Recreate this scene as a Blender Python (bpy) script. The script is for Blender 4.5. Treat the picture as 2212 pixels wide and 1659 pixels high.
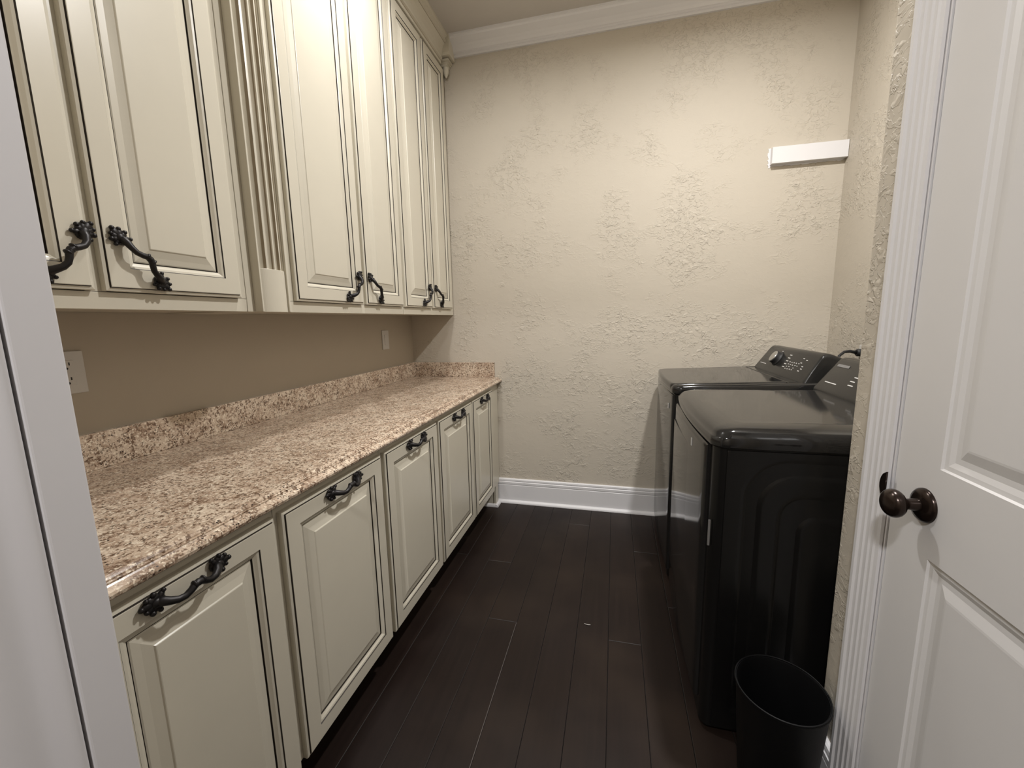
import bpy, bmesh, math, random
from mathutils import Vector, Matrix
random.seed(7)
scn = bpy.context.scene
for o in list(bpy.data.objects):
    bpy.data.objects.remove(o)
COL = scn.collection
PI = math.pi

# ------------------------------------------------------------------ camera
cd = bpy.data.cameras.new('camera'); cam = bpy.data.objects.new('camera', cd); COL.objects.link(cam)
cd.sensor_fit = 'HORIZONTAL'; cd.sensor_width = 36.0
cd.lens = 895.677 / 2212.0 * 36.0
cd.clip_start = 0.02
R = Matrix.Rotation(math.radians(13.937), 4, 'Z') @ Matrix.Rotation(math.radians(81.208), 4, 'X') @ Matrix.Rotation(math.radians(-1.151), 4, 'Z')
cam.matrix_world = Matrix.Translation((1.4231, -2.766, 1.307)) @ R
scn.camera = cam

# ------------------------------------------------------------------ world, lights, exposure
w = bpy.data.worlds.new('world'); scn.world = w; w.use_nodes = True
bg = w.node_tree.nodes['Background']; bg.inputs[0].default_value = (0.9, 0.88, 0.85, 1); bg.inputs[1].default_value = 0.05

def area_light(name, loc, rad, power, color, rot=(0, 0, 0), spread=180):
    l = bpy.data.lights.new(name, 'AREA'); l.shape = 'DISK'; l.size = rad * 2
    l.energy = power; l.color = color; l.spread = math.radians(spread)
    o = bpy.data.objects.new(name, l); o.location = loc; o.rotation_euler = rot; COL.objects.link(o)
    return o
area_light('can_light', (1.95, -1.25, 3.035), 0.055, 41, (1.0, 0.985, 0.965), spread=168)
area_light('can_light', (0.66, -1.25, 3.035), 0.055, 17, (1.0, 0.985, 0.965), spread=174)
area_light('hall_light', (1.05, -3.75, 2.98), 0.12, 52, (1.0, 0.985, 0.985))
vs = scn.view_settings
vs.view_transform = 'Standard'; vs.look = 'None'; vs.gamma = 1.0; vs.use_curve_mapping = False
vs.exposure = 0.1

# ------------------------------------------------------------------ materials
def new_mat(name):
    m = bpy.data.materials.new(name); m.use_nodes = True
    nt = m.node_tree; return m, nt, nt.nodes['Principled BSDF']
def N(nt, t, **kw):
    n = nt.nodes.new(t)
    for k, v in kw.items():
        if hasattr(n, k): setattr(n, k, v)
        else: n.inputs[k].default_value = v
    return n
def ramp(nt, src, stops, interp='LINEAR'):
    r = nt.nodes.new('ShaderNodeValToRGB'); r.color_ramp.interpolation = interp
    e = r.color_ramp.elements
    while len(e) < len(stops): e.new(0.5)
    for i, (p, c) in enumerate(stops):
        e[i].position = p; e[i].color = c if len(c) == 4 else (*c, 1)
    nt.links.new(src, r.inputs[0]); return r.outputs[0]
def noise(nt, scale, detail=3, rough=0.5, dist=0.0, vec=None):
    n = nt.nodes.new('ShaderNodeTexNoise'); n.inputs['Scale'].default_value = scale
    n.inputs['Detail'].default_value = detail; n.inputs['Roughness'].default_value = rough
    n.inputs['Distortion'].default_value = dist
    if vec is None:
        vec = coord(nt)
    nt.links.new(vec, n.inputs['Vector']); return n.outputs['Fac']
def coord(nt, scale=None):
    tc = nt.nodes.new('ShaderNodeTexCoord')
    if scale is None: return tc.outputs['Object']
    mp = nt.nodes.new('ShaderNodeMapping'); mp.inputs['Scale'].default_value = scale
    nt.links.new(tc.outputs['Object'], mp.inputs['Vector']); return mp.outputs['Vector']
def math_node(nt, op, a, b=None):
    n = nt.nodes.new('ShaderNodeMath'); n.operation = op
    for i, x in enumerate((a, b)):
        if x is None: continue
        if isinstance(x, (int, float)): n.inputs[i].default_value = x
        else: nt.links.new(x, n.inputs[i])
    return n.outputs[0]
def mixc(nt, fac, a, b, blend='MIX'):
    n = nt.nodes.new('ShaderNodeMix'); n.data_type = 'RGBA'; n.blend_type = blend
    for inp, x in ((n.inputs[0], fac), (n.inputs[6], a), (n.inputs[7], b)):
        if isinstance(x, (int, float)): inp.default_value = x
        elif isinstance(x, tuple): inp.default_value = (*x, 1)
        else: nt.links.new(x, inp)
    return n.outputs[2]
def bump(nt, bsdf, h, strength, dist):
    b = nt.nodes.new('ShaderNodeBump'); b.inputs['Strength'].default_value = strength; b.inputs['Distance'].default_value = dist
    nt.links.new(h, b.inputs['Height']); nt.links.new(b.outputs[0], bsdf.inputs['Normal'])

def paint(name, col, rough, var=0.04, bumps=0.0, spec=0.5):
    m, nt, b = new_mat(name)
    f = noise(nt, 9, 3)
    d = tuple(c * (1 - var) for c in col); e = tuple(min(1, c * (1 + var)) for c in col)
    nt.links.new(mixc(nt, f, d, e), b.inputs['Base Color'])
    b.inputs['Roughness'].default_value = rough; b.inputs['Specular IOR Level'].default_value = spec
    if bumps: bump(nt, b, noise(nt, 180, 2), bumps, 0.0006)
    return m

def wall_mat(name, col, strength):
    m, nt, b = new_mat(name)
    base = noise(nt, 2.5, 2)
    nt.links.new(mixc(nt, base, tuple(c * 0.97 for c in col), tuple(c * 1.03 for c in col)), b.inputs['Base Color'])
    b.inputs['Roughness'].default_value = 0.62; b.inputs['Specular IOR Level'].default_value = 0.35
    # knock-down trowel texture: patches of small ridges on smooth plaster
    patch = ramp(nt, noise(nt, 3.0, 3, 0.6), [(0.46, (0, 0, 0)), (0.62, (1, 1, 1))])
    v = coord(nt, (1.0, 1.0, 1.5))
    n1 = noise(nt, 19, 2.2, 0.55, 1.3, v); n2 = noise(nt, 34, 2.0, 0.5, 1.2, v)
    r1 = ramp(nt, n1, [(0.50, (0, 0, 0)), (0.53, (1, 1, 1))])
    r2 = ramp(nt, n2, [(0.55, (0, 0, 0)), (0.585, (1, 1, 1))])
    brk = ramp(nt, noise(nt, 23, 2), [(0.46, (0, 0, 0)), (0.60, (1, 1, 1))])
    h = math_node(nt, 'ADD', math_node(nt, 'MULTIPLY', r1, brk), math_node(nt, 'MULTIPLY', r2, 0.7))
    h = math_node(nt, 'MULTIPLY', h, math_node(nt, 'ADD', math_node(nt, 'MULTIPLY', patch, 0.9), 0.06))
    h = math_node(nt, 'ADD', h, math_node(nt, 'MULTIPLY', noise(nt, 8, 2), 0.8))
    bump(nt, b, h, strength, 0.0032)
    return m

M = {}
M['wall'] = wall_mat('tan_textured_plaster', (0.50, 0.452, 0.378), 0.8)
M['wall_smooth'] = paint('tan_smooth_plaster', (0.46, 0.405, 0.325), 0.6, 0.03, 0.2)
M['ceiling'] = paint('ceiling_paint', (0.55, 0.515, 0.475), 0.8, 0.03, 0.3)
M['white'] = paint('white_trim_paint', (0.70, 0.69, 0.70), 0.38, 0.015)
M['door_white'] = paint('white_door_paint', (0.71, 0.70, 0.70), 0.36, 0.015)
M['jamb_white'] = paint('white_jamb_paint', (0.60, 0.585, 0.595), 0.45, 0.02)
M['cream'] = paint('cream_cabinet_paint', (0.60, 0.56, 0.465), 0.30, 0.03)
M['glaze'] = paint('dark_brown_glaze', (0.022, 0.015, 0.010), 0.5, 0.1)
M['glaze_soft'] = paint('thin_brown_glaze', (0.30, 0.245, 0.17), 0.4, 0.1)
M['iron'] = paint('dark_iron', (0.022, 0.020, 0.020), 0.42, 0.3)
M['iron'].node_tree.nodes['Principled BSDF'].inputs['Metallic'].default_value = 0.6
M['bronze'] = paint('oil_rubbed_bronze', (0.030, 0.020, 0.016), 0.22, 0.2)
M['bronze'].node_tree.nodes['Principled BSDF'].inputs['Metallic'].default_value = 0.7
M['plate'] = paint('white_plastic_plate', (0.62, 0.60, 0.57), 0.35, 0.01)
M['slot'] = paint('dark_slot', (0.01, 0.01, 0.01), 0.6, 0.1)
def appliance(name, col, rough, spec=0.5, coat=0.0):
    m = paint(name, col, rough, 0.05, 0, spec)
    b = m.node_tree.nodes['Principled BSDF']; b.inputs['Coat Weight'].default_value = coat; b.inputs['Coat Roughness'].default_value = 0.06
    return m
M['app'] = appliance('black_enamel', (0.012, 0.0115, 0.011), 0.09, 0.42, 0.0)
M['app_side'] = appliance('black_side_sheet', (0.006, 0.0058, 0.0056), 0.26, 0.30)
M['app_panel'] = appliance('charcoal_console', (0.014, 0.0135, 0.0125), 0.26, 0.32)
M['chrome'] = paint('brushed_silver', (0.55, 0.54, 0.52), 0.28, 0.05)
M['chrome'].node_tree.nodes['Principled BSDF'].inputs['Metallic'].default_value = 0.9
M['print'] = paint('pale_grey_print', (0.55, 0.54, 0.52), 0.5, 0.01)
M['print_and_glint'] = paint('dim_grey_print_and_glint', (0.16, 0.155, 0.15), 0.5, 0.01)  # console print, and the reflection painted on the dryer corner
M['can'] = appliance('black_plastic', (0.003, 0.003, 0.0034), 0.5, 0.2)
M['rubber'] = paint('black_rubber', (0.012, 0.012, 0.013), 0.55, 0.1)
M['dust'] = paint('pale_lint', (0.45, 0.43, 0.40), 0.8, 0.1)

def granite():
    m, nt, b = new_mat('speckled_granite')
    v = coord(nt)
    big = noise(nt, 14, 5, 0.68, 0.9, v)
    c = ramp(nt, big, [(0.30, (0.25, 0.165, 0.115)), (0.43, (0.42, 0.31, 0.225)), (0.55, (0.56, 0.445, 0.34)), (0.72, (0.66, 0.56, 0.44))])
    mid = noise(nt, 95, 5, 0.70, 0.5, v)
    c = mixc(nt, ramp(nt, mid, [(0.505, (0, 0, 0)), (0.57, (0.95, 0.95, 0.95))]), c, (0.135, 0.080, 0.050))
    cr = noise(nt, 150, 4, 0.65, 0.3, coord(nt, (1, 1, 1.1)))
    c = mixc(nt, ramp(nt, cr, [(0.54, (0, 0, 0)), (0.62, (1, 1, 1))]), c, (0.74, 0.64, 0.51))
    vo = nt.nodes.new('ShaderNodeTexVoronoi'); vo.inputs['Scale'].default_value = 150; nt.links.new(v, vo.inputs['Vector'])
    spk = ramp(nt, vo.outputs['Distance'], [(0.22, (1, 1, 1)), (0.38, (0, 0, 0))])
    sel = ramp(nt, noise(nt, 26, 4, 0.65, 0, v), [(0.47, (0, 0, 0)), (0.58, (1, 1, 1))])
    c = mixc(nt, math_node(nt, 'MULTIPLY', spk, sel), c, (0.035, 0.022, 0.018))
    nt.links.new(c, b.inputs['Base Color'])
    b.inputs['Roughness'].default_value = 0.20; b.inputs['Specular IOR Level'].default_value = 0.45
    return m
M['granite'] = granite()

def plank_mat(name, k):
    m, nt, b = new_mat(name)
    v = coord(nt, (60, 2.2, 1))
    g = noise(nt, 1.0, 5, 0.6, 0.4, v)
    f2 = noise(nt, 2.3, 3)
    c = mixc(nt, g, (0.0075 * k, 0.0046 * k, 0.0038 * k), (0.0185 * k, 0.0112 * k, 0.0090 * k))
    c = mixc(nt, ramp(nt, f2, [(0.50, (0, 0, 0)), (0.75, (1, 1, 1))]), c, (0.024 * k, 0.0155 * k, 0.0115 * k))
    nt.links.new(c, b.inputs['Base Color'])
    nt.links.new(ramp(nt, noise(nt, 3.1, 4), [(0.3, (0.34,) * 3), (0.7, (0.50,) * 3)]), b.inputs['Roughness'])
    b.inputs['Specular IOR Level'].default_value = 0.22
    bump(nt, b, g, 0.12, 0.0008)
    return m
PL = [plank_mat('espresso_plank_a', 0.9), plank_mat('espresso_plank_b', 1.0), plank_mat('espresso_plank_c', 1.15)]
M['scuff'] = paint('scuffed_plank_edge', (0.012, 0.0078, 0.0065), 0.6, 0.3)
M['scuff_light'] = paint('worn_plank_edge', (0.10, 0.085, 0.078), 0.6, 0.3)

# ------------------------------------------------------------------ mesh building
def world_loc(o):
    p = Vector((0, 0, 0))
    while o: p = p + o.location; o = o.parent
    return p
class MB:
    """collects polygons in world coordinates, then links them as ONE mesh object"""
    def __init__(s): s.v = []; s.f = []; s.m = []; s.sm = []
    def add(s, verts, faces, mi=0, smooth=False):
        o = len(s.v); s.v += [tuple(p) for p in verts]
        for f in faces:
            s.f.append([o + i for i in f]); s.m.append(mi); s.sm.append(smooth)
    def box(s, x0, x1, y0, y1, z0, z1, mi=0):
        if x0 > x1: x0, x1 = x1, x0
        if y0 > y1: y0, y1 = y1, y0
        if z0 > z1: z0, z1 = z1, z0
        v = [(x0, y0, z0), (x1, y0, z0), (x1, y1, z0), (x0, y1, z0), (x0, y0, z1), (x1, y0, z1), (x1, y1, z1), (x0, y1, z1)]
        s.add(v, [(0, 3, 2, 1), (4, 5, 6, 7), (0, 1, 5, 4), (1, 2, 6, 5), (2, 3, 7, 6), (3, 0, 4, 7)], mi)
    def loft(s, rings, mi=0, smooth=True, cap0=True, cap1=True, mis=None):
        n = len(rings[0]); o = len(s.v)
        for r in rings: s.v += [tuple(p) for p in r]
        for k in range(len(rings) - 1):
            for i in range(n):
                j = (i + 1) % n
                s.f.append([o + k * n + i, o + k * n + j, o + (k + 1) * n + j, o + (k + 1) * n + i])
                s.m.append(mis[k] if mis else mi); s.sm.append(smooth)
        if cap0: s.f.append([o + i for i in range(n)][::-1]); s.m.append(mi); s.sm.append(False)
        if cap1: s.f.append([o + (len(rings) - 1) * n + i for i in range(n)]); s.m.append(mi); s.sm.append(False)
    def extrude(s, prof, axis, a, b, mi=0, smooth=False):
        """closed 2D profile extruded along axis ('x','y','z') from a to b"""
        def P(p, t):
            if axis == 'x': return (t, p[0], p[1])
            if axis == 'y': return (p[0], t, p[1])
            return (p[0], p[1], t)
        s.loft([[P(p, a) for p in prof], [P(p, b) for p in prof]], mi, smooth)
    def tube(s, path, rad, n=8, mi=0):
        rings = []
        path = [Vector(p) for p in path]
        if not isinstance(rad, (list, tuple)): rad = [rad] * len(path)
        up = None
        for i, p in enumerate(path):
            t = (path[min(i + 1, len(path) - 1)] - path[max(i - 1, 0)]).normalized()
            if up is None:
                up = Vector((0, 0, 1)) if abs(t.z) < 0.9 else Vector((1, 0, 0))
            a = t.cross(up).normalized(); up = a.cross(t).normalized()
            rings.append([p + rad[i] * (math.cos(2 * PI * k / n) * a + math.sin(2 * PI * k / n) * up) for k in range(n)])
        s.loft(rings, mi, True)
    def ell(s, c, r, rot=None, n=8, m=6, mi=0):
        c = Vector(c); rings = []
        for j in range(m + 1):
            ph = PI * j / m
            ring = []
            for i in range(n):
                th = 2 * PI * i / n
                q = Vector((r[0] * math.sin(ph) * math.cos(th), r[1] * math.sin(ph) * math.sin(th), r[2] * math.cos(ph)))
                if rot: q = rot @ q
                ring.append(c + q)
            rings.append(ring)
        s.loft(rings, mi, True, False, False)
    def lathe(s, prof, c, ax='z', n=32, mi=0, sx=1, sy=1):
        rings = []
        for r, h in prof:
            ring = []
            for i in range(n):
                t = 2 * PI * i / n; a, b = r * math.cos(t) * sx, r * math.sin(t) * sy
                if ax == 'z': ring.append((c[0] + a, c[1] + b, c[2] + h))
                elif ax == 'x': ring.append((c[0] + h, c[1] + a, c[2] + b))
                else: ring.append((c[0] + a, c[1] + h, c[2] + b))
            rings.append(ring)
        s.loft(rings, mi, True)
    def build(s, name, mats, parent=None, bevel=0, seg=2, local=False, autosmooth=None):
        me = bpy.data.meshes.new(name)
        off = Vector((0, 0, 0)) if (parent is None or local) else world_loc(parent)
        me.from_pydata([(p[0] - off.x, p[1] - off.y, p[2] - off.z) for p in s.v], [], s.f)
        if not isinstance(mats, (list, tuple)): mats = [mats]
        for m in mats: me.materials.append(m)
        me.polygons.foreach_set('material_index', s.m)
        me.polygons.foreach_set('use_smooth', s.sm)
        bm = bmesh.new(); bm.from_mesh(me)
        bmesh.ops.remove_doubles(bm, verts=bm.verts, dist=1e-6)
        bmesh.ops.recalc_face_normals(bm, faces=bm.faces)
        bm.to_mesh(me); bm.free()
        if autosmooth is not None:
            me.set_sharp_from_angle(angle=math.radians(autosmooth))
        o = bpy.data.objects.new(name, me); COL.objects.link(o)
        if parent is not None: o.parent = parent
        if bevel:
            b = o.modifiers.new('bevel', 'BEVEL'); b.width = bevel; b.segments = seg; b.limit_method = 'ANGLE'; b.angle_limit = math.radians(40)
            if seg > 1: b.harden_normals = False
        return o
def tag(o, label=None, cat=None, group=None, kind=None):
    if label: o['label'] = label
    if cat: o['category'] = cat
    if group: o['group'] = group
    if kind: o['kind'] = kind
    return o
def thing(name, loc, label, cat, group=None):
    o = bpy.data.objects.new(name, None); o.empty_display_size = 0.05; o.location = loc; COL.objects.link(o)
    return tag(o, label, cat, group)
def struct(o, label=None):
    o['kind'] = 'structure'
    if label: o['label'] = label
    return o
def place(me_obj_data, name, parent, loc, rot=(0, 0, 0)):
    o = bpy.data.objects.new(name, me_obj_data); COL.objects.link(o); o.parent = parent
    o.location = Vector(loc) - world_loc(parent); o.rotation_euler = rot
    return o

# ------------------------------------------------------------------ room shell
ZC = 3.05
XN, YN = 2.0, -1.586          # door wall and its end at the laundry recess
XA = 2.618                    # back of the laundry recess
Y0, Y1 = -2.447, -2.398       # doorway strip the camera looks past

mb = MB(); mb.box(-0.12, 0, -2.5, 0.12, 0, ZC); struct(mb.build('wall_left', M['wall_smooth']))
mb = MB(); mb.box(0, XA + 0.12, 0, 0.12, 0, ZC); struct(mb.build('wall_back', M['wall']))
mb = MB(); mb.box(XA, XA + 0.12, YN - 0.05, 0, 0, ZC); struct(mb.build('wall_alcove', M['wall']))
# wall on the right that carries the door: rounded drywall corner at its far end
mb = MB(); r = 0.014
prof = [(XA + 0.12, YN), (XN + r, YN)] + [(XN + r - r * math.sin(a), YN - r + r * math.cos(a)) for a in [PI / 12 * i for i in range(1, 6)]] + [(XN, YN - r), (XN, -1.752), (XN + 0.115, -1.752), (XN + 0.115, -1.72), (XA + 0.12, -1.72)]
mb.extrude(prof, 'z', 0, ZC)
mb.box(XN, XN + 0.115, -2.44, -1.752, 2.45, ZC)
wr = struct(mb.build('wall_right', M['wall']))
# wall with the doorway the camera looks through
mb = MB(); mb.box(0, 0.735, -2.52, -2.40, 0, ZC); mb.box(1.93, 2.2, -2.52, -2.40, 0, ZC); mb.box(0.735, 1.93, -2.52, -2.40, 2.46, ZC)
struct(mb.build('wall_entrance', M['wall_smooth']))
# hall the camera stands in
mb = MB(); mb.box(-1.1, -1.0, -4.6, -2.5, 0, ZC); mb.box(3.2, 3.3, -4.6, -2.52, 0, ZC); mb.box(-1.1, 3.3, -4.7, -4.6, 0, ZC); mb.box(-1.0, 0, -2.52, -2.42, 0, ZC); mb.box(2.2, 3.2, -2.52, -2.42, 0, ZC)
struct(mb.build('wall_hall', M['wall_smooth']))
mb = MB(); mb.box(-1.1, 3.3, -4.7, 0.12, ZC, ZC + 0.1); struct(mb.build('ceiling', M['ceiling']))

# floor: sub-floor slab with every plank its own piece
mb = MB(); mb.box(-1.1, 3.3, -4.7, 0.12, -0.06, -0.013); fl = struct(mb.build('floor', M['slot']))
def plank(x0, x1, y0, y1, k, edge):
    b = MB(); g = 0.0006; c = 0.0016; zb, zr = -0.0125, -0.0012
    x0 += g; x1 -= g; y0 += g; y1 -= g
    v = [(x0, y0, zb), (x1, y0, zb), (x1, y1, zb), (x0, y1, zb), (x0, y0, zr), (x1, y0, zr), (x1, y1, zr), (x0, y1, zr),
         (x0 + c, y0 + c, 0), (x1 - c, y0 + c, 0), (x1 - c, y1 - c, 0), (x0 + c, y1 - c, 0)]
    b.add(v, [(8, 9, 10, 11)], 0)
    b.add(v, [(4, 5, 9, 8), (6, 7, 11, 10), (7, 4, 8, 11), (0, 1, 5, 4), (1, 2, 6, 5), (2, 3, 7, 6), (3, 0, 4, 7)], 1)
    b.add(v, [(5, 6, 10, 9)], 2)
    b.build('plank', [PL[k], M['scuff'], M['scuff_light'] if edge else M['scuff']], fl)
xs = [1.42 + 0.13 * k for k in range(-7, 10)]
starts = {3: -1.182, 7: -1.20, 4: -2.1, 2: -0.75, 5: -0.25, 6: -2.0, 8: -0.5, 1: -1.9}
for i in range(len(xs) - 1):
    x0, x1 = xs[i], min(xs[i + 1], XA + 0.1)
    ys = [0.0]; y = starts.get(i, -0.3 - 1.3 * random.random()); n = 0
    while y > -4.3:
        ys.append(y); y -= 1.7 + 0.6 * random.random()
    ys.append(-4.55)
    if x0 > XN - 0.1: ys = [v for v in ys if v > -1.45] + [-1.72]
    for a, b_ in zip(ys[:-1], ys[1:]):
        if i <= 0 and b_ < -3.5: continue
        plank(x0, x1, b_, a, random.choice([0, 0, 1, 1, 2]), (i in (3,) and a < -1.1) or (i == 1 and -1.9 < b_ < -1.0))

# baseboards with a twice-grooved cap and shoe moulding
def base_prof(h=0.178):
    # (distance from wall, height)
    return [(0, 0), (0.016, 0), (0.016, h - 0.047), (0.0135, h - 0.0445), (0.0135, h - 0.041), (0.0165, h - 0.039), (0.0165, h - 0.024), (0.0120, h - 0.020), (0.0120, h - 0.0165), (0.0145, h - 0.0145), (0.0130, h - 0.004), (0.008, h), (0, h)]
shoe = [(0.016, 0), (0.034, 0)] + [(0.016 + 0.018 * math.cos(a), 0.020 * math.sin(a)) for a in [PI / 10 * i for i in range(1, 5)]] + [(0.016, 0.020)]
mb = MB(); mb.extrude([(-d, z) for d, z in base_prof()], 'x', 0.50, XA); bb = struct(mb.build('baseboard_back', M['white']))
mb = MB(); mb.extrude([(-d, z) for d, z in shoe], 'x', 0.50, XA); mb.build('shoe_moulding', M['white'], bb)
mb = MB(); mb.extrude([(XN - d, z) for d, z in base_prof()], 'y', -1.690, YN + 0.016); bb = struct(mb.build('baseboard_right', M['white']))
mb = MB(); mb.extrude([(XN - d, z) for d, z in shoe], 'y', -1.690, YN + 0.016); mb.build('shoe_moulding', M['white'], bb)

# crown on the back wall (distance from wall, drop from ceiling)
crown = [(0, 0), (0.092, 0), (0.092, -0.010), (0.084, -0.013), (0.080, -0.022), (0.066, -0.030), (0.047, -0.042), (0.034, -0.056), (0.026, -0.068), (0.020, -0.071), (0.020, -0.077), (0.013, -0.080), (0.013, -0.093), (0, -0.093)]
mb = MB(); mb.extrude([(-d, ZC + z) for d, z in crown], 'x', 0.40, XA); struct(mb.build('trim_1', M['white'], bevel=0))

# closed door in the right wall: jamb, casing, two-panel slab
mb = MB()
cas = [(0.000, -1.690), (-0.019, -1.690), (-0.021, -1.694), (-0.021, -1.703), (-0.0165, -1.7065), (-0.0165, -1.7175), (-0.0135, -1.7205), (-0.0135, -1.732), (-0.0105, -1.735), (-0.0105, -1.744), (-0.0075, -1.748), (-0.006, -1.757), (0, -1.757)]
mb.extrude([(XN + a, y) for a, y in cas], 'z', 0, 2.42)
struct(mb.build('trim_2', M['white']))
door = None
mb = MB()
mb.box(XN + 0.001, XN + 0.1145, -1.7625, -1.7525, 0, 2.44); mb.box(XN + 0.045, XN + 0.06, -1.774, -1.7625, 0, 2.44)
struct(mb.build('trim_3', M['white']))
dy0, dy1, dz0, dz1 = -2.385, -1.766, 0.012, 2.03
XD = XN + 0.003
def rect_ring(y0, y1, z0, z1, i, x): return [(x, y0 + i, z0 + i), (x, y1 - i, z0 + i), (x, y1 - i, z1 - i), (x, y0 + i, z1 - i)]
panels = [(-2.27, -1.881, 0.24, 0.846), (-2.27, -1.881, 1.022, 1.93)]
mb = MB()
py0, py1 = -2.27, -1.881
zs_ = [dz0, 0.24, 0.846, 1.022, 1.93, dz1]
for a, b_ in ((0, 1), (2, 3), (4, 5)):
    mb.add([(XD, py0, zs_[a]), (XD, py1, zs_[a]), (XD, py1, zs_[b_]), (XD, py0, zs_[b_])], [(0, 1, 2, 3)])
for ya, yb in ((dy0, py0), (py1, dy1)):
    mb.add([(XD, ya, dz0), (XD, yb, dz0), (XD, yb, dz1), (XD, ya, dz1)], [(0, 1, 2, 3)])
mb.add([(XD, dy1, dz0), (XD + 0.035, dy1, dz0), (XD + 0.035, dy1, dz1), (XD, dy1, dz1)], [(0, 1, 2, 3)])
mb.add([(XD, dy0, dz0), (XD + 0.035, dy0, dz0), (XD + 0.035, dy0, dz1), (XD, dy0, dz1)], [(0, 1, 2, 3)])
mb.add([(XD + 0.035, dy0, dz0), (XD + 0.035, dy1, dz0), (XD + 0.035, dy1, dz1), (XD + 0.035, dy0, dz1)], [(0, 1, 2, 3)])
mb.add([(XD, dy0, dz1), (XD, dy1, dz1), (XD + 0.035, dy1, dz1), (XD + 0.035, dy0, dz1)], [(0, 1, 2, 3)])
mb.add([(XD, dy0, dz0), (XD, dy1, dz0), (XD + 0.035, dy1, dz0), (XD + 0.035, dy0, dz0)], [(0, 1, 2, 3)])
door = struct(mb.build('door_1', M['door_white']), 'white two-panel door with dark bronze knob, closed in the right wall')
for (a, b_, c, d) in panels:
    mb = MB()
    pr = [(0, 0), (0.003, 0.0035), (0.011, 0.0040), (0.020, 0.0072), (0.0245, 0.0072), (0.030, 0.0072), (0.048, 0.0026), (0.052, 0.0022)]
    mb.loft([rect_ring(a, b_, c, d, i, XD + h) for i, h in pr], 0, False, False, True)
    mb.build('panel', M['door_white'], door)
KY, KZ = -1.856, 0.942
mb = MB()
mb.lathe([(0.001, -0.012), (0.020, -0.0115), (0.029, -0.008), (0.0325, -0.004), (0.033, 0.0)], (XD, KY, KZ), 'x', 40)
mb.lathe([(0.0125, -0.011), (0.0115, -0.018), (0.0105, -0.026), (0.0105, -0.031), (0.013, -0.034)], (XD, KY, KZ), 'x', 28)
kp = []
for i in range(15):
    t = PI * i / 14
    kp.append((max(0.0005, 0.0275 * math.sin(t) ** 0.85), -0.0505 + 0.0175 * math.cos(t)))
mb.lathe(kp, (XD, KY, KZ), 'x', 40)
tag(mb.build('door_knob', M['bronze'], door, autosmooth=50), 'dark bronze round knob on a disc rose')
# strike plate whose lip curls over the jamb edge
mb = MB()
pts = []
for i in range(9):
    t = i / 8.0; pts.append((-1.7655 + 0.019 * math.sin(PI * t) ** 0.6, KZ - 0.030 + 0.062 * t))
prof = [(-1.7660, KZ - 0.030)] + pts[1:-1] + [(-1.7660, KZ + 0.032)]
mb.loft([[(XN - 0.0105, y, z) for y, z in prof], [(XN - 0.0135, y, z) for y, z in prof]])
mb.build('strike_plate', M['bronze'], door)

# painted doorway edge the camera looks past (left of the picture)
mb = MB(); mb.box(0.735, 0.760, Y0 + 0.0015, Y1, 0, 2.46)
struct(mb.build('trim_4', M['jamb_white'], bevel=0.0025))
mb = MB()
prof = [(0.735, Y0 - 0.002), (0.7565, Y0 - 0.002), (0.758, Y0 - 0.004), (0.7585, -2.456), (0.757, -2.462), (0.752, -2.4675), (0.7485, -2.473), (0.7475, -2.479), (0.7485, -2.489), (0.750, -2.50), (0.749, -2.518), (0.744, -2.532), (0.735, -2.536), (0.64, -2.536), (0.64, -2.5215), (0.735, -2.5215)]
mb.extrude(prof, 'z', 0, 2.5, 0, True)
struct(mb.build('trim_5', M['jamb_white'], autosmooth=50))
mb = MB(); mb.box(1.91, 1.93, -2.52, Y1, 0, 2.46); mb.box(0.76, 1.91, -2.52, Y1, 2.44, 2.46)
struct(mb.build('trim_6', M['jamb_white']))

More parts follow.
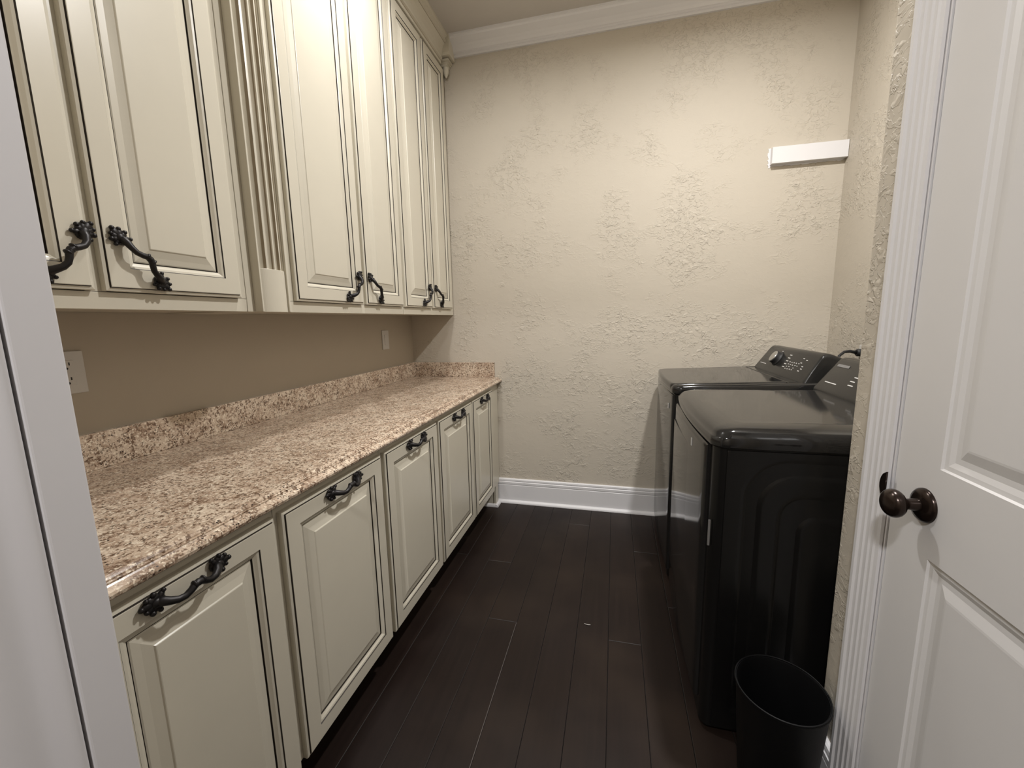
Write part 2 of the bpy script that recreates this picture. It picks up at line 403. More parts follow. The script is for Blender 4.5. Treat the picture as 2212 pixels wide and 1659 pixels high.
# ------------------------------------------------------------------ ornate cabinet pull (one mesh, shared)
def make_pull():
    b = MB()
    L = 0.0565
    path = [(0.004, -L, 0.001), (0.014, -L + 0.004, -0.001), (0.0235, -L + 0.011, -0.004), (0.0300, -L + 0.021, -0.0075), (0.0330, -L + 0.032, -0.0078), (0.0345, -L + 0.042, -0.0030), (0.0350, -0.007, 0.0025), (0.0350, 0.0, 0.0042)]
    path = [(x * 0.84, y, z) for x, y, z in path]
    path = path + [(x, -y, z) for x, y, z in path[-2::-1]]
    rad = [0.0095, 0.0088, 0.0076, 0.0066, 0.0062, 0.0064, 0.0070, 0.0068]
    rad = rad + rad[-2::-1]
    b.tube(path, rad, 10)
    for yy, rr in ((-0.0085, 0.0082), (0.0, 0.0074), (0.0085, 0.0082)):
        b.ell((0.0294, yy, 0.0036), (rr, 0.0040, rr), None, 10, 6)
    for s in (-1, 1):
        cy = s * L
        b.ell((0.0042, cy, 0.0), (0.0066, 0.0155, 0.0130), None, 12, 6)
        b.ell((0.0085, cy + s * 0.002, 0.0), (0.0068, 0.0105, 0.0090), None, 10, 6)
        for ang, l, wd, ball in ((4, 0.0260, 0.0092, 0.0050), (-24, 0.0205, 0.0080, 0.0042), (34, 0.0210, 0.0080, 0.0046), (-58, 0.0185, 0.0078, 0.0052), (72, 0.0175, 0.0074, 0.0050), (-100, 0.0170, 0.0066, 0.0044), (126, 0.0190, 0.0060, 0.0046)):
            a = math.radians(ang)
            dy, dz = s * math.cos(a), math.sin(a)
            rot = Matrix.Rotation(math.atan2(dz, dy), 3, 'X')
            b.ell((0.0058, cy + dy * l * 0.55, dz * l * 0.55), (0.0052, l * 0.54, wd), rot, 8, 5)
            b.ell((0.0075, cy + dy * l * 0.60, dz * l * 0.60), (0.0026, l * 0.40, wd * 0.35), rot, 6, 4)
            b.ell((0.0068, cy + dy * l, dz * l), (ball * 1.05, ball, ball), None, 8, 5)
    o = b.build('handle', M['iron'])
    me = o.data; bpy.data.objects.remove(o); return me
PULL = make_pull()

# ------------------------------------------------------------------ cabinet doors
FRAME = [(0.0005, 0.000, 0), (0.000, 0.011, 0), (0.0015, 0.0140, 0), (0.0075, 0.0158, 0), (0.0085, 0.0158, 1), (0.0092, 0.0195, 1), (0.0105, 0.0200, 0), (0.0520, 0.0200, 0), (0.0532, 0.0176, 1), (0.0540, 0.0172, 1), (0.0590, 0.0158, 0), (0.0640, 0.0118, 0), (0.0665, 0.0102, 0), (0.0672, 0.0062, 1), (0.0690, 0.0062, 1)]
PANEL = [(0.0685, 0.0062, 1), (0.0695, 0.0075, 1), (0.0720, 0.0090, 0), (0.0850, 0.0112, 0), (0.1010, 0.0158, 0), (0.1030, 0.0180, 0), (0.1045, 0.0186, 0)]
def cab_door(parent, xf, y0, y1, z0, z1, handle_loc, angle):
    xb = xf - 0.020
    b = MB()
    rings = [rect_ring(y0, y1, z0, z1, i, xb + h) for i, h, _ in FRAME]
    b.loft(rings, 0, False, False, False, [m for _, _, m in FRAME][1:])
    b.loft([rect_ring(y0, y1, z0, z1, 0.0005, xb), rect_ring(y0, y1, z0, z1, 0.069, xb + 0.0005)], 0, False, False, False)
    b.loft([rect_ring(y0, y1, z0, z1, 0.069, xb + 0.0005), rect_ring(y0, y1, z0, z1, 0.069, xb + 0.0062)], 1, False, False, False)
    d = b.build('door', [M['cream'], M['glaze']], parent)
    b = MB()
    b.loft([rect_ring(y0, y1, z0, z1, i, xb + h) for i, h, _ in PANEL], 0, False, True, True, [m for _, _, m in PANEL][1:])
    b.build('raised_panel', [M['cream'], M['glaze']], d)
    hd = place(PULL, 'handle', d, (xf - 0.0005, handle_loc[0], handle_loc[1]), (math.radians(angle), 0, 0))
    tag(hd, 'dark iron leaf-ended pull')
    return d

XU = 0.344; ZU = 1.348; ZUT = 2.95
def upper_unit(y0, y1, label, doors, end=False, pull=(0.058, 0.058)):
    t = thing('upper_cabinet', (0.0, (y0 + y1) / 2, ZU), label, 'cabinet', 'cream upper cabinets over the counter')
    b = MB(); b.box(0.002, 0.305, y0 + 0.0015, y1 - 0.0015, ZU + 0.004, ZUT); b.build('carcass', M['cream'], t)
    b = MB()
    b.box(0.305, 0.3235, y0 + 0.001, y1 - 0.001, ZU, ZU + 0.038)
    b.box(0.305, 0.3235, y0 + 0.001, y0 + 0.036, ZU + 0.038, ZUT)
    b.box(0.305, 0.3235, y1 - (0.062 if end else 0.036), y1 - 0.001, ZU + 0.038, ZUT)
    b.box(0.305, 0.3235, y0 + 0.036, y1 - 0.036, 2.875, ZUT)
    ym = (doors[0][1] + doors[1][0]) / 2
    b.box(0.305, 0.3235, ym - 0.02, ym + 0.02, ZU + 0.038, 2.875)
    b.build('face_frame', M['cream'], t, bevel=0.001, seg=1)
    for k, (a, c) in enumerate(doors):
        s = 1 if k == 0 else -1
        hy = (c - pull[0]) if k == 0 else (a + pull[1])
        cab_door(t, XU, a, c, 1.3875, 2.884, (hy, 1.4600), 50 if k == 0 else -50)
    return t
upper_unit(-2.397, -1.699, 'cream two-door upper cabinet nearest the doorway, left of the fluted column', [(-2.385, -2.0925), (-2.0745, -1.7275)], pull=(0.049, 0.074))
upper_unit(-1.5325, -0.7165, 'cream two-door upper cabinet just right of the fluted column', [(-1.5035, -1.0985), (-1.0755, -0.736)], pull=(0.074, 0.066))
upper_unit(-0.7155, -0.002, 'cream two-door upper cabinet in the far corner against the back wall', [(-0.7085, -0.374), (-0.3545, -0.050)], True, (0.086, 0.064))

# fluted column between the first two upper cabinets
t = thing('fluted_pilaster', (0.16, -1.6158, ZU), 'cream fluted column between two upper cabinets, plain block at its foot', 'pilaster')
b = MB(); b.box(0.002, 0.3243, -1.698, -1.5335, ZU, 2.887); b.build('backing_board', M['cream'], t, bevel=0.001, seg=1)
yc, hw = -1.6135, 0.0585
b = MB()
for s in (-1, 1):
    b.box(0.3245, 0.3555, yc + s * hw, yc + s * (hw - 0.006), ZU, 2.8865)
b.build('edge_bead', M['cream'], t, bevel=0.0015)
b = MB()
n = 84; prof = []
nfl = 4; hwf = hw - 0.006
for i in range(n + 1):
    u = -1 + 2 * i / n
    x = 0.336 + 0.026 * math.sqrt(max(0, 1 - (u * 0.93) ** 2))
    q = (u * 0.97 + 1) / 2 * nfl; fr = q - math.floor(q)
    if abs(u) < 0.96:
        e = 0.13
        if e < fr < 1 - e: x -= 0.0150 * math.sqrt(max(0, 1 - ((fr - 0.5) / (0.5 - e)) ** 2))
    prof.append((x, yc + u * hwf))
o_ = [(0.3246, yc + hwf), (0.3246, yc - hwf)]
b.extrude(prof + o_, 'z', 1.479, 2.8865)
for k, f in enumerate(b.f):
    if len(f) == 4:
        y = sum(b.v[i][1] for i in f) / 4; u = (y - yc) / hwf
        if abs(u) < 0.95:
            fr = ((u * 0.97 + 1) / 2 * nfl) % 1.0
            if 0.12 < fr < 0.27 or 0.80 < fr < 0.88: b.m[k] = 1
b.build('fluted_shaft', [M['cream'], M['glaze_soft']], t)
b = MB()
prof = [(0.3375 + 0.0270 * math.sqrt(max(0, 1 - (u * 0.93) ** 2)), yc + u * hwf) for u in [-1 + i / 12 for i in range(25)]]
b.extrude(prof + o_, 'z', ZU - 0.001, 1.481)
b.build('plinth_block', M['cream'], t, bevel=0.001)

# crown along the top of the upper cabinets and its end ornament
t = thing('cabinet_crown', (0.16, -1.2, 2.91), 'cream crown moulding along the top of the upper cabinets', 'moulding')
cc = [(0.300, 2.951), (0.324, 2.951), (0.3245, 2.888), (0.349, 2.888), (0.349, 2.906), (0.352, 2.913), (0.358, 2.917), (0.358, 2.925), (0.362, 2.935), (0.370, 2.962), (0.381, 2.985), (0.396, 3.002), (0.396, 3.012), (0.402, 3.017), (0.408, 3.030), (0.412, 3.036), (0.412, 3.0495), (0.300, 3.0495)]
cc = [(0.300, 2.953), (0.3242, 2.953), (0.3242, 2.888), (0.3465, 2.888), (0.3465, 2.909), (0.3560, 2.913), (0.3560, 2.924), (0.3500, 2.928), (0.3525, 2.936), (0.356, 2.955), (0.364, 2.980), (0.376, 3.000), (0.376, 3.003), (0.384, 3.006), (0.384, 3.015), (0.3785, 3.018), (0.384, 3.030), (0.394, 3.036), (0.394, 3.0495), (0.300, 3.0495)]
b = MB(); b.extrude(cc, 'y', -2.397, -0.094); b.build('crown_run', M['cream'], t)
b = MB()
for gx, gz, gh in ((0.3506, 2.9262, 0.0030), (0.3788, 3.0165, 0.0028), (0.3469, 2.9052, 0.0028), (0.3764, 2.9995, 0.0026)):
    b.box(gx - 0.004, gx + 0.0004, -2.397, -0.0945, gz, gz + gh)
b.build('glaze_line', M['glaze_soft'], t)
b = MB(); b.box(0.28, 0.404, -0.0935, -0.0015, 2.9535, 3.0495); b.box(0.3240, 0.404, -0.0935, -0.0015, 2.934, 2.9540)
b.build('end_block', M['cream'], t, bevel=0.002)
b = MB()
def sq(h, x1, yn): return [(0.3245, yn, h), (x1, yn, h), (x1, -0.0015, h), (0.3245, -0.0015, h)]
b.loft([sq(z, x, y) for z, x, y in ((2.9335, 0.378, -0.062), (2.930, 0.378, -0.062), (2.929, 0.386, -0.070), (2.917, 0.386, -0.070), (2.916, 0.377, -0.060), (2.909, 0.377, -0.060), (2.908, 0.371, -0.054), (2.897, 0.366, -0.050))], 0, False)
b.build('capital', M['cream'], t)
b = MB()
b.lathe([(0.022, 0), (0.020, -0.008), (0.0185, -0.014), (0.0210, -0.020), (0.0185, -0.030), (0.012, -0.042), (0.0085, -0.050), (0.0085, -0.053), (0.002, -0.058)], (0.3505, -0.0265, 2.898), 'z', 20)
b.build('drop_finial', M['cream'], t)

# ------------------------------------------------------------------ base cabinets and counter
XB = 0.649
bounds = [-2.397, -1.9925, -1.524, -1.058, -0.584, -0.002]
dspan = [(-2.388, -2.0035), (-1.982, -1.535), (-1.513, -1.0685), (-1.0475, -0.592), (-0.576, -0.1835)]
bl = ['cream base cabinet nearest the doorway, largest in the picture', 'cream base cabinet second from the doorway', 'cream base cabinet in the middle of the row of five', 'cream base cabinet second from the back wall', 'cream base cabinet in the far corner touching the back wall']
for k in range(5):
    y0, y1 = bounds[k], bounds[k + 1]; a, c = dspan[k]
    t = thing('base_cabinet', (0.3, (y0 + y1) / 2, 0.0), bl[k], 'cabinet', 'cream base cabinets under the granite counter')
    b = MB(); b.box(0.004, 0.609, y0 + 0.001, y1 - 0.001, 0.152, 0.8795); b.build('carcass', M['cream'], t)
    b = MB()
    b.box(0.609, 0.6285, y0 + 0.0008, y1 - 0.0008, 0.838, 0.8795); b.box(0.609, 0.6285, y0 + 0.0008, y1 - 0.0008, 0.151, 0.180)
    b.box(0.609, 0.6285, y0 + 0.0008, a + 0.025, 0.180, 0.838); b.box(0.609, 0.6285, c - 0.025, y1 - 0.0008, 0.180, 0.838)
    b.build('face_frame', M['cream'], t, bevel=0.0008, seg=1)
    b = MB(); b.box(0.480, 0.496, y0 + 0.001, y1 - (0.095 if k == 4 else 0.001), 0, 0.1505); b.build('toe_kick', M['cream'], t)
    if k == 4:
        b = MB(); b.box(0.480, 0.612, -0.090, -0.038, 0, 0.1505); b.box(0.612, 0.628, -0.098, -0.038, 0, 0.1505); b.build('foot', M['cream'], t, bevel=0.001, seg=1)
    cab_door(t, XB, a, c, 0.1515, 0.8545, (-2.2195 if k == 0 else (a + c) / 2 + 0.010, 0.832), 0)
mb = MB(); mb.extrude([(-0.098 - (d - 0.016), z) for d, z in shoe], 'x', 0.500, 0.6455); mb.extrude([(0.6285 + (d - 0.016), z) for d, z in shoe], 'y', -0.1155, -0.0345); struct(mb.build('baseboard_left', M['white']))

t = thing('counter', (0.33, -1.2, 0.88), 'polished brown speckled granite counter with ogee edge and low backsplash', 'counter')
ogee = [(0.002, 0.8800), (0.6500, 0.8800), (0.6580, 0.8815), (0.6630, 0.8855), (0.6645, 0.8915), (0.6625, 0.8960), (0.6560, 0.8985), (0.6510, 0.9005), (0.6485, 0.9030), (0.6485, 0.9055), (0.6440, 0.9060), (0.6435, 0.9090), (0.6410, 0.9120), (0.6360, 0.9140), (0.002, 0.9140)]
b = MB(); b.extrude(ogee, 'y', -2.396, -0.002); b.build('slab', M['granite'], t)
b = MB(); b.box(0.002, 0.020, -2.396, -0.002, 0.9142, 1.0169); b.build('backsplash', M['granite'], t, bevel=0.0015)
b = MB(); b.box(0.0203, 0.616, -0.020, -0.002, 0.9142, 1.0169); b.build('end_backsplash', M['granite'], t, bevel=0.0015)

# ------------------------------------------------------------------ wall plates
def outlet_plate():
    t = thing('outlet', (0.002, -1.983, 1.19), 'white wall outlet with four dark slots above the counter by the doorway', 'outlet')
    b = MB(); b.box(0.0005, 0.0065, -2.025, -1.942, 1.133, 1.2475); b.build('cover_plate', M['plate'], t, bevel=0.002)
    b = MB(); b.box(0.0065, 0.0085, -2.0, -1.9665, 1.157, 1.2235); b.build('receptacle', M['plate'], t, bevel=0.001)
    for zc in (1.2115, 1.172):
        for ys in (-1.9775, -1.9905):
            b = MB(); b.box(0.0080, 0.0089, ys - 0.0005, ys + 0.0023, zc - 0.0015, zc + 0.0065); b.build('slot', M['slot'], t)
        b = MB(); b.lathe([(0.0033, 0), (0.0033, 0.0009)], (0.008, -1.9830, zc - 0.0095), 'x', 10); b.build('slot', M['slot'], t)
outlet_plate()
t = thing('light_switch', (0.002, -0.3755, 1.196), 'narrow white switch plate on the wall near the back corner', 'switch')
b = MB(); b.box(0.0005, 0.0065, -0.413, -0.338, 1.136, 1.257); b.build('cover_plate', M['plate'], t, bevel=0.002)
b = MB(); b.box(0.0065, 0.0095, -0.392, -0.359, 1.163, 1.230); b.build('rocker', M['plate'], t, bevel=0.0015)

# white ledger board on the back wall
t = thing('ledger_board', (2.43, -0.01, 2.17), 'short white board fixed high on the back wall at the right corner', 'board')
b = MB(); b.box(2.253, XA - 0.002, -0.034, -0.0015, 2.1335, 2.2185); b.build('board', M['white'], t, bevel=0.001)
b = MB()
pts = []
z = 2.120
while z < 2.226:
    pts.append((2.2465 - 0.010 * random.random(), z)); z += 0.006
poly = [(2.2535, 2.120)] + pts + [(2.2535, 2.224)]
b.loft([[(x, -0.0006, z) for x, z in poly], [(x, -0.0022, z) for x, z in poly]], 0, False)
pts = []; x = 2.2535
while x < XA - 0.006:
    pts.append((x, 2.1285 - 0.006 * random.random())); x += 0.009
poly = [(2.2535, 2.1338)] + pts + [(XA - 0.004, 2.1338)]
b.loft([[(x, -0.0006, z) for x, z in poly], [(x, -0.0022, z) for x, z in poly]], 0, False)
b.build('paint_smear', M['white'], t)

# ------------------------------------------------------------------ appliances
def rr_outline(x0, x1, y0, y1, r, bow=0.0, nb=10, nc=6, rb=0.01):
    """rounded outline seen from above; front is x0 and may bow outwards"""
    pts = []
    def bx(y): u = (y - (y0 + y1) / 2) / ((y1 - y0) / 2); return x0 - bow * (1 - u * u)
    for i in range(nc + 1):
        a = PI * 0.5 * i / nc                      # corner at y0
        pts.append((x0 + r - r * math.sin(a), y0 + r - r * math.cos(a)))
    for i in range(1, nb):
        y = y0 + r + (y1 - y0 - 2 * r) * i / nb
        u = i / nb; pts.append((x0 - bow * 4 * u * (1 - u), y))
    for i in range(nc + 1):
        a = PI * 0.5 * i / nc
        pts.append((x0 + r - r * math.cos(a), y1 - r + r * math.sin(a)))
    for i in range(nc + 1):
        a = PI * 0.5 * i / nc
        pts.append((x1 - rb + rb * math.sin(a), y1 - rb + rb * math.cos(a)))
    for i in range(nc + 1):
        a = PI * 0.5 * i / nc
        pts.append((x1 - rb + rb * math.cos(a), y0 + rb - rb * math.sin(a)))
    return pts
def ring_at(out, z, inset, x0, x1, y0, y1):
    cx, cy = (x0 + x1) / 2, (y0 + y1) / 2
    sx = 1 - inset / ((x1 - x0) / 2); sy = 1 - inset / ((y1 - y0) / 2)
    return [(cx + (x - cx) * sx, cy + (y - cy) * sy, z) for x, y in out]
def console(t, y0, y1, name='console'):
    prof = [(2.222, 0.985), (2.2225, 1.006), (2.2265, 1.014), (2.294, 1.121), (2.301, 1.129), (2.312, 1.1335), (2.335, 1.133), (2.40, 1.105), (2.408, 1.095), (2.41, 0.985)]
    ym = (y0 + y1) / 2; hwid = (y1 - y0) / 2
    rings = []
    for f, sc in ((-1.0, 0.86), (-0.993, 0.93), (-0.975, 0.975), (-0.945, 1.0), (0.945, 1.0), (0.975, 0.975), (0.993, 0.93), (1.0, 0.86)):
        ring = []
        for x, z in prof:
            hgt = max(0, (z - 1.0) / 0.13)
            yy = ym + f * (hwid - 0.022 * hgt * hgt)
            ring.append((2.32 + (x - 2.32) * (0.5 + 0.5 * sc), yy, 0.985 + (z - 0.985) * sc))
        rings.append(ring)
    b = MB(); b.loft(rings, 0, True); return b.build(name, M['app_panel'], t, autosmooth=40)
FN = Vector((-0.8480, 0, 0.5300)).normalized()          # console face normal
FU = Vector((0.5300, 0, 0.8480)).normalized()           # up along the face
F0 = Vector((2.2265, 0, 1.014))
def on_face(y, u, lift=0.0): p = F0 + FU * u + FN * lift; return (p.x, y, p.z)
def marks(t, lst, name, mat):
    b = MB()
    for y, u, wy, hu in lst:
        q = [on_face(y - wy / 2, u - hu / 2, 0.0001), on_face(y + wy / 2, u - hu / 2, 0.0001), on_face(y + wy / 2, u + hu / 2, 0.0001), on_face(y - wy / 2, u + hu / 2, 0.0001)]
        q2 = [tuple(Vector(p) + FN * 0.0005) for p in q]
        b.loft([q, q2], 0, False)
    return tag(b.build(name, mat, t), kind='stuff')

# --- dryer (near)
DY0, DY1 = -1.525, -0.820
dryer = t = thing('clothes_dryer', (2.05, (DY0 + DY1) / 2, 0), 'black dryer nearest the doorway with arched grooves pressed in its side', 'dryer')
out = rr_outline(1.708, 2.41, DY0 + 0.004, DY1 - 0.004, 0.028)
b = MB(); b.loft([[(x, y, z) for x, y in out] for z in (0.022, 0.9345)], 0, True); b.build('body', M['app_side'], t, autosmooth=40)
# pressed side sheet: nested round-cornered arches
def arch_sd(x, z, x0, ztop, r):
    # inside distance to an arch with left leg at x0, top at ztop, corner radius r, mirrored at x=2.06
    xx = 2.06 - abs(x - 2.06)
    cx, cz = x0 + r, ztop - r
    if xx < cx and z > cz: return r - math.hypot(xx - cx, z - cz)
    return min(xx - x0, ztop - z)
def side_depth(x, z):
    d = 0.0
    for x0, zt, r in ((1.792, 0.905, 0.115), (1.828, 0.862, 0.095), (1.884, 0.803, 0.065), (1.932, 0.746, 0.045)):
        zz = z if z > 0.16 else 0.16
        s = arch_sd(x, z, x0, zt, r)
        s = min(s, z - 0.10)
        k = max(0.0, min(1.0, (s + 0.007) / 0.014)); k = k * k * (3 - 2 * k)
        sign = {1.792: 1, 1.828: -1, 1.884: 1, 1.932: -1}[x0]
        d += sign * k * 0.0055
    return d
b = MB(); nx, nz = 100, 130; V = []; F = []
sx0, sx1, sz0, sz1 = 1.740, 2.395, 0.03, 0.930
for j in range(nz + 1):
    for i in range(nx + 1):
        x = sx0 + (sx1 - sx0) * i / nx; z = sz0 + (sz1 - sz0) * j / nz
        V.append((x, DY0 - 0.0005 + side_depth(x, z), z))
for j in range(nz):
    for i in range(nx):
        a = j * (nx + 1) + i; F.append((a, a + 1, a + nx + 2, a + nx + 1))
b.add(V, F, 0, True)
for i0, i1 in (((sx0, sz0), (sx1, sz0)), ((sx1, sz0), (sx1, sz1)), ((sx1, sz1), (sx0, sz1)), ((sx0, sz1), (sx0, sz0))):
    b.add([(i0[0], DY0 - 0.0005, i0[1]), (i1[0], DY0 - 0.0005, i1[1]), (i1[0], DY0 + 0.012, i1[1]), (i0[0], DY0 + 0.012, i0[1])], [(0, 1, 2, 3)], 0)
# (the body sits 4 mm inside; the sheet is recessed by at most 11 mm, so cut the body side back)
sp = b.build('side_sheet', M['app_side'], t)
# top cover with wide soft edge
tx0, tx1 = 1.700, 2.412
out = rr_outline(tx0, tx1, DY0 - 0.006, DY1 + 0.004, 0.045, 0.012, 14, 8)
b = MB()
rings = []
for z, i in ((0.9365, 0.001), (0.940, 0.000), (0.965, 0.000), (0.979, 0.0025), (0.990, 0.009), (0.9975, 0.019), (1.0015, 0.034), (1.0035, 0.055), (1.0040, 0.075)):
    rings.append([(x, y, zz - (0.014 * max(0, (2.1 - x) / 0.4) ** 2 if zz > 0.97 else 0)) for x, y, zz in ring_at(out, z, i, tx0, tx1, DY0 - 0.006, DY1 + 0.004)])
b.loft(rings, 0, True); b.build('top_cover', M['app'], t)
# bowed front panel with door
def front_panel(t, y0, y1, z0, z1, xf, bow, edge, name, mat, thick=0.03, ztop_round=True):
    b = MB(); ny, nz_ = 18, 3
    prof = []
    rings = []
    for k, (i, dx) in enumerate(((0, thick), (0, edge), (edge * 0.12, edge * 0.45), (edge * 0.45, edge * 0.12), (edge, 0.0))):
        ring = []
        ys = [y0 + i + (y1 - y0 - 2 * i) * q / ny for q in range(ny + 1)]
        def X(y): u = (y - (y0 + y1) / 2) / ((y1 - y0) / 2); return xf + dx + bow * u * u
        for y in ys: ring.append((X(y), y, z0 + i))
        for q in range(1, nz_): ring.append((X(ys[-1]), ys[-1], z0 + i + (z1 - z0 - 2 * i) * q / nz_))
        for y in ys[::-1]: ring.append((X(y), y, z1 - i))
        for q in range(nz_ - 1, 0, -1): ring.append((X(ys[0]), ys[0], z0 + i + (z1 - z0 - 2 * i) * q / nz_))
        rings.append(ring)
    b.loft(rings, 0, True, True, False)
    # fill the front as strips
    last = rings[-1]; n1 = ny + 1
    bot = last[:n1]; top = last[n1 + nz_ - 1:n1 + nz_ - 1 + n1][::-1]
    V = bot + top
    b.add(V, [(q, q + 1, n1 + q + 1, n1 + q) for q in range(ny)], 0, True)
    return b.build(name, mat, t, autosmooth=35)
front_panel(t, DY0 + 0.055, DY1 - 0.012, 0.075, 0.930, 1.683, 0.010, 0.016, 'front_panel', M['app'], 0.028)
front_panel(t, -1.278, -0.872, 0.22, 0.862, 1.6812, 0.0040, 0.0022, 'door', M['app'], 0.014)
b = MB(); b.box(1.683, 1.6862, -1.300, -1.290, 0.872, 0.898); tag(b.build('badge', M['print'], t), 'small pale sticker')
b = MB(); b.box(1.703, 1.7085, DY0 + 0.012, DY0 + 0.017, 0.63, 0.71); b.build('reflection_strip', M['print_and_glint'], t)  # grey strip painting in a reflection on the dryer's front corner, no real part
cn = console(t, DY0 + 0.0, DY1 - 0.004)
marks(t, [(-0.922, 0.0305, 0.085, 0.0035), (-1.045, 0.057, 0.030, 0.0035), (-1.050, 0.041, 0.034, 0.0035), (-1.052, 0.074, 0.030, 0.0035), (-1.13, 0.05, 0.03, 0.003), (-1.13, 0.066, 0.03, 0.003), (-1.20, 0.05, 0.03, 0.003)], 'control_print', M['print'])
marks(t, [(-0.918, 0.107, 0.085, 0.011)], 'display_print', M['print_and_glint'])
b = MB()
for fx, fy in ((1.76, DY0 + 0.05), (1.76, DY1 - 0.05), (2.36, DY0 + 0.05), (2.36, DY1 - 0.05)):
    b = MB(); b.lathe([(0.024, 0.0), (0.024, 0.012), (0.012, 0.014), (0.012, 0.024)], (fx, fy, 0.0), 'z', 16); b.build('foot', M['rubber'], t)

# --- washer (far)
WY0, WY1 = -0.745, -0.060
t = thing('washing_machine', (2.05, (WY0 + WY1) / 2, 0), 'black top-loading washer with a silver dial, in the corner by the back wall', 'washer')
out = rr_outline(1.700, 2.41, WY0, WY1, 0.030)
b = MB(); b.loft([[(x, y, z) for x, y in out] for z in (0.022, 0.947)], 0, True); b.build('body', M['app_side'], t, autosmooth=40)
front_panel(t, WY0 + 0.012, WY1 - 0.004, 0.06, 0.944, 1.684, 0.008, 0.012, 'front_panel', M['app'], 0.022)
tx0, tx1 = 1.690, 2.412; ya, yb = WY0 - 0.004, WY1 + 0.004
out = rr_outline(tx0, tx1, ya, yb, 0.042, 0.014, 14, 8)
b = MB(); rings = []
for z, i in ((0.950, 0.001), (0.954, 0.0), (0.972, 0.0), (0.982, 0.003), (0.989, 0.009), (0.991, 0.016), (0.991, 0.022), (0.987, 0.030), (0.985, 0.040), (0.985, 0.060)):
    rings.append([(x, y, zz + 0.020 * max(0, (x - 1.75) / 0.5)) if zz > 0.978 else (x, y, zz) for x, y, zz in ring_at(out, z, i, tx0, tx1, ya, yb)])
b.loft(rings, 0, True); b.build('top_frame', M['app'], t)
# lid sits in the frame, front edge rolls over the front
b = MB(); rings = []
out = rr_outline(1.686, 2.175, WY0 + 0.040, WY1 - 0.034, 0.030, 0.015, 14, 6, 0.004)
for z, i in ((0.962, 0.004), (0.966, 0.0), (0.982, 0.0), (0.9885, 0.002), (0.992, 0.006), (0.9935, 0.013)):
    rings.append([(x, y, zz + 0.020 * max(0, (x - 1.75) / 0.5)) if zz > 0.97 else (x, y, zz) for x, y, zz in ring_at(out, z, i, 1.686, 2.175, WY0 + 0.04, WY1 - 0.034)])
b.loft(rings, 0, True); b.build('lid', M['app'], t)
b = MB(); b.box(2.1785, 2.2225, WY0 + 0.042, WY1 - 0.036, 0.990, 1.0075); b.build('lid_hinge', M['app'], t, bevel=0.002)
b = MB(); b.box(1.6835, 1.6868, -0.652, -0.640, 0.863, 0.888); tag(b.build('badge', M['print'], t), 'small pale sticker')
console(t, WY0 + 0.010, WY1 - 0.006)
# dial
kc = Vector(on_face(-0.306, 0.073)); rot = FN.to_track_quat('Z', 'Y').to_matrix()
def dial(prof, name, mat, n=36):
    b = MB(); rings = []
    for r, h in prof:
        rings.append([kc + rot @ Vector((r * math.cos(2 * PI * i / n), r * math.sin(2 * PI * i / n), h)) for i in range(n)])
    b.loft(rings, 0, True); return b.build(name, mat, t, autosmooth=40)
dial([(0.040, 0.0003), (0.040, 0.003), (0.036, 0.006), (0.034, 0.010), (0.033, 0.024), (0.031, 0.026)], 'dial_skirt', M['rubber'])
tag(dial([(0.0305, 0.0255), (0.0305, 0.028), (0.0285, 0.030), (0.004, 0.0303)], 'dial', M['chrome']), 'silver dial')
ml = [(-0.162, 0.030, 0.088, 0.0032), (-0.300, 0.118, 0.012, 0.004)]
for k in range(5): ml.append((-0.424 - 0.002 * k, 0.107 - 0.0165 * k, 0.026, 0.0042))
marks(t, ml, 'control_print', M['print'])
ml = []
rnd = random.Random(3)
for r_, u in enumerate((0.072, 0.058, 0.046, 0.034)):
    for k in range(5):
        if rnd.random() < 0.85: ml.append((-0.468 - 0.025 * k + 0.004 * rnd.random(), u + 0.003 * rnd.random(), 0.011, 0.0034))
for y, u in ((-0.578, 0.103), (-0.615, 0.098), (-0.582, 0.08), (-0.622, 0.052), (-0.618, 0.064), (-0.61, 0.04)): ml.append((y, u, 0.016, 0.0034))
marks(t, ml, 'button_print', M['print'])
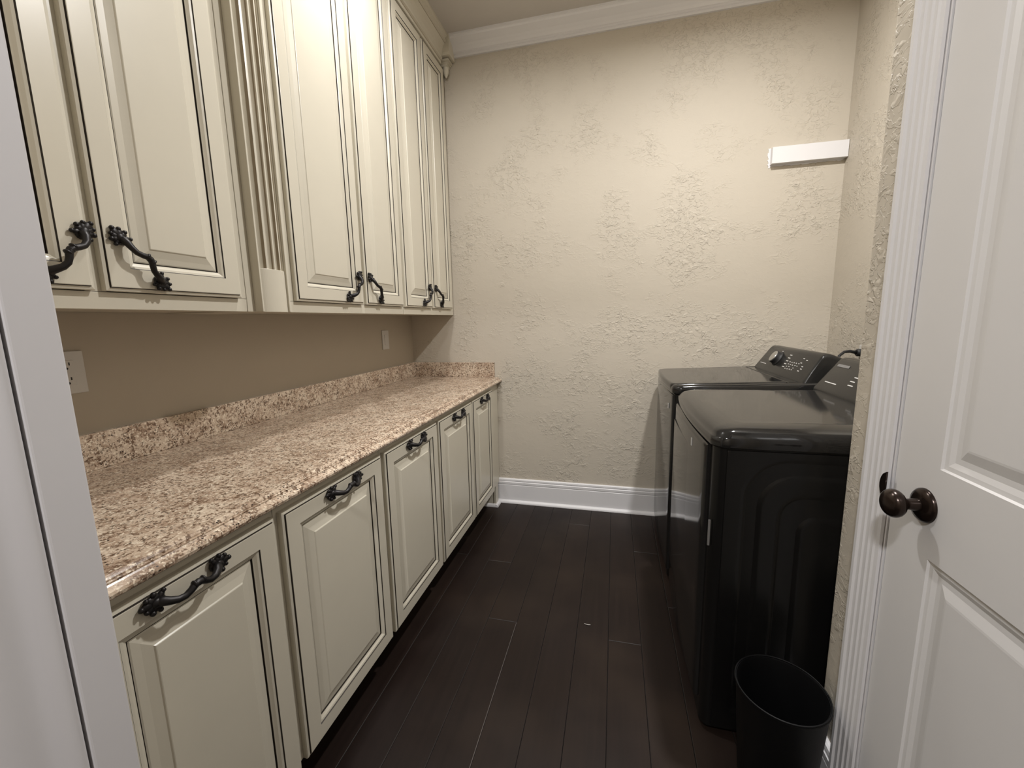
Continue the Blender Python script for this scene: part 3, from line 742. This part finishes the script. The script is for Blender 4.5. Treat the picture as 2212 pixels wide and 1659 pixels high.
for fx, fy in ((1.76, WY0 + 0.05), (1.76, WY1 - 0.05), (2.36, WY0 + 0.05), (2.36, WY1 - 0.05)):
    b = MB(); b.lathe([(0.024, 0.0), (0.024, 0.012), (0.012, 0.014), (0.012, 0.024)], (fx, fy, 0.0), 'z', 16); b.build('foot', M['rubber'], t)

# outlet on the recess wall with the dryer's plug in it
t = thing('power_outlet', (XA - 0.002, -0.375, 1.12), 'white outlet plate behind the dryer, almost hidden by the wall corner', 'outlet')
b = MB(); b.box(XA - 0.0065, XA - 0.0005, -0.415, -0.338, 1.085, 1.150); b.build('cover_plate', M['plate'], t, bevel=0.0015)
b = MB()
b.lathe([(0.014, -0.034), (0.018, -0.030), (0.018, -0.0066)], (XA, -0.372, 1.113), 'x', 16)
b.tube([(XA - 0.030, -0.372, 1.113), (XA - 0.06, -0.372, 1.120), (XA - 0.09, -0.385, 1.118), (XA - 0.12, -0.405, 1.100), (XA - 0.135, -0.44, 1.06), (XA - 0.14, -0.48, 0.98), (XA - 0.14, -0.52, 0.85)], [0.009, 0.0075, 0.0065, 0.006, 0.006, 0.006, 0.006], 10)
tag(b.build('power_cord', M['rubber'], dryer), 'black power cord')

# ------------------------------------------------------------------ waste bin
t = thing('waste_bin', (1.862, -1.676, 0), 'round black plastic waste bin on the floor between dryer and door', 'bin')
b = MB()
b.lathe([(0.001, 0.0005), (0.080, 0.0005), (0.083, 0.004), (0.1045, 0.335), (0.1065, 0.3395), (0.1085, 0.3395), (0.1085, 0.343), (0.1030, 0.343), (0.1015, 0.338), (0.0805, 0.008), (0.001, 0.007)], (1.862, -1.682, 0.0), 'z', 56)
b.build('bucket', M['can'], t, autosmooth=40)
b = MB(); n = 56
b.tube([(1.862 + 0.1062 * math.cos(2 * PI * i / n), -1.682 + 0.1062 * math.sin(2 * PI * i / n), 0.3445) for i in range(n + 1)], 0.0022, 8)
b.build('rim', M['can'], t)

# lint on the floor
b = MB(); b.tube([(1.318, -1.128, 0.0018), (1.326, -1.132, 0.0022), (1.336, -1.1335, 0.0026), (1.344, -1.131, 0.0018)], 0.0014, 6)
tag(b.build('lint_thread', M['dust']), 'tiny pale thread lying on the dark floor in mid room', 'thread')
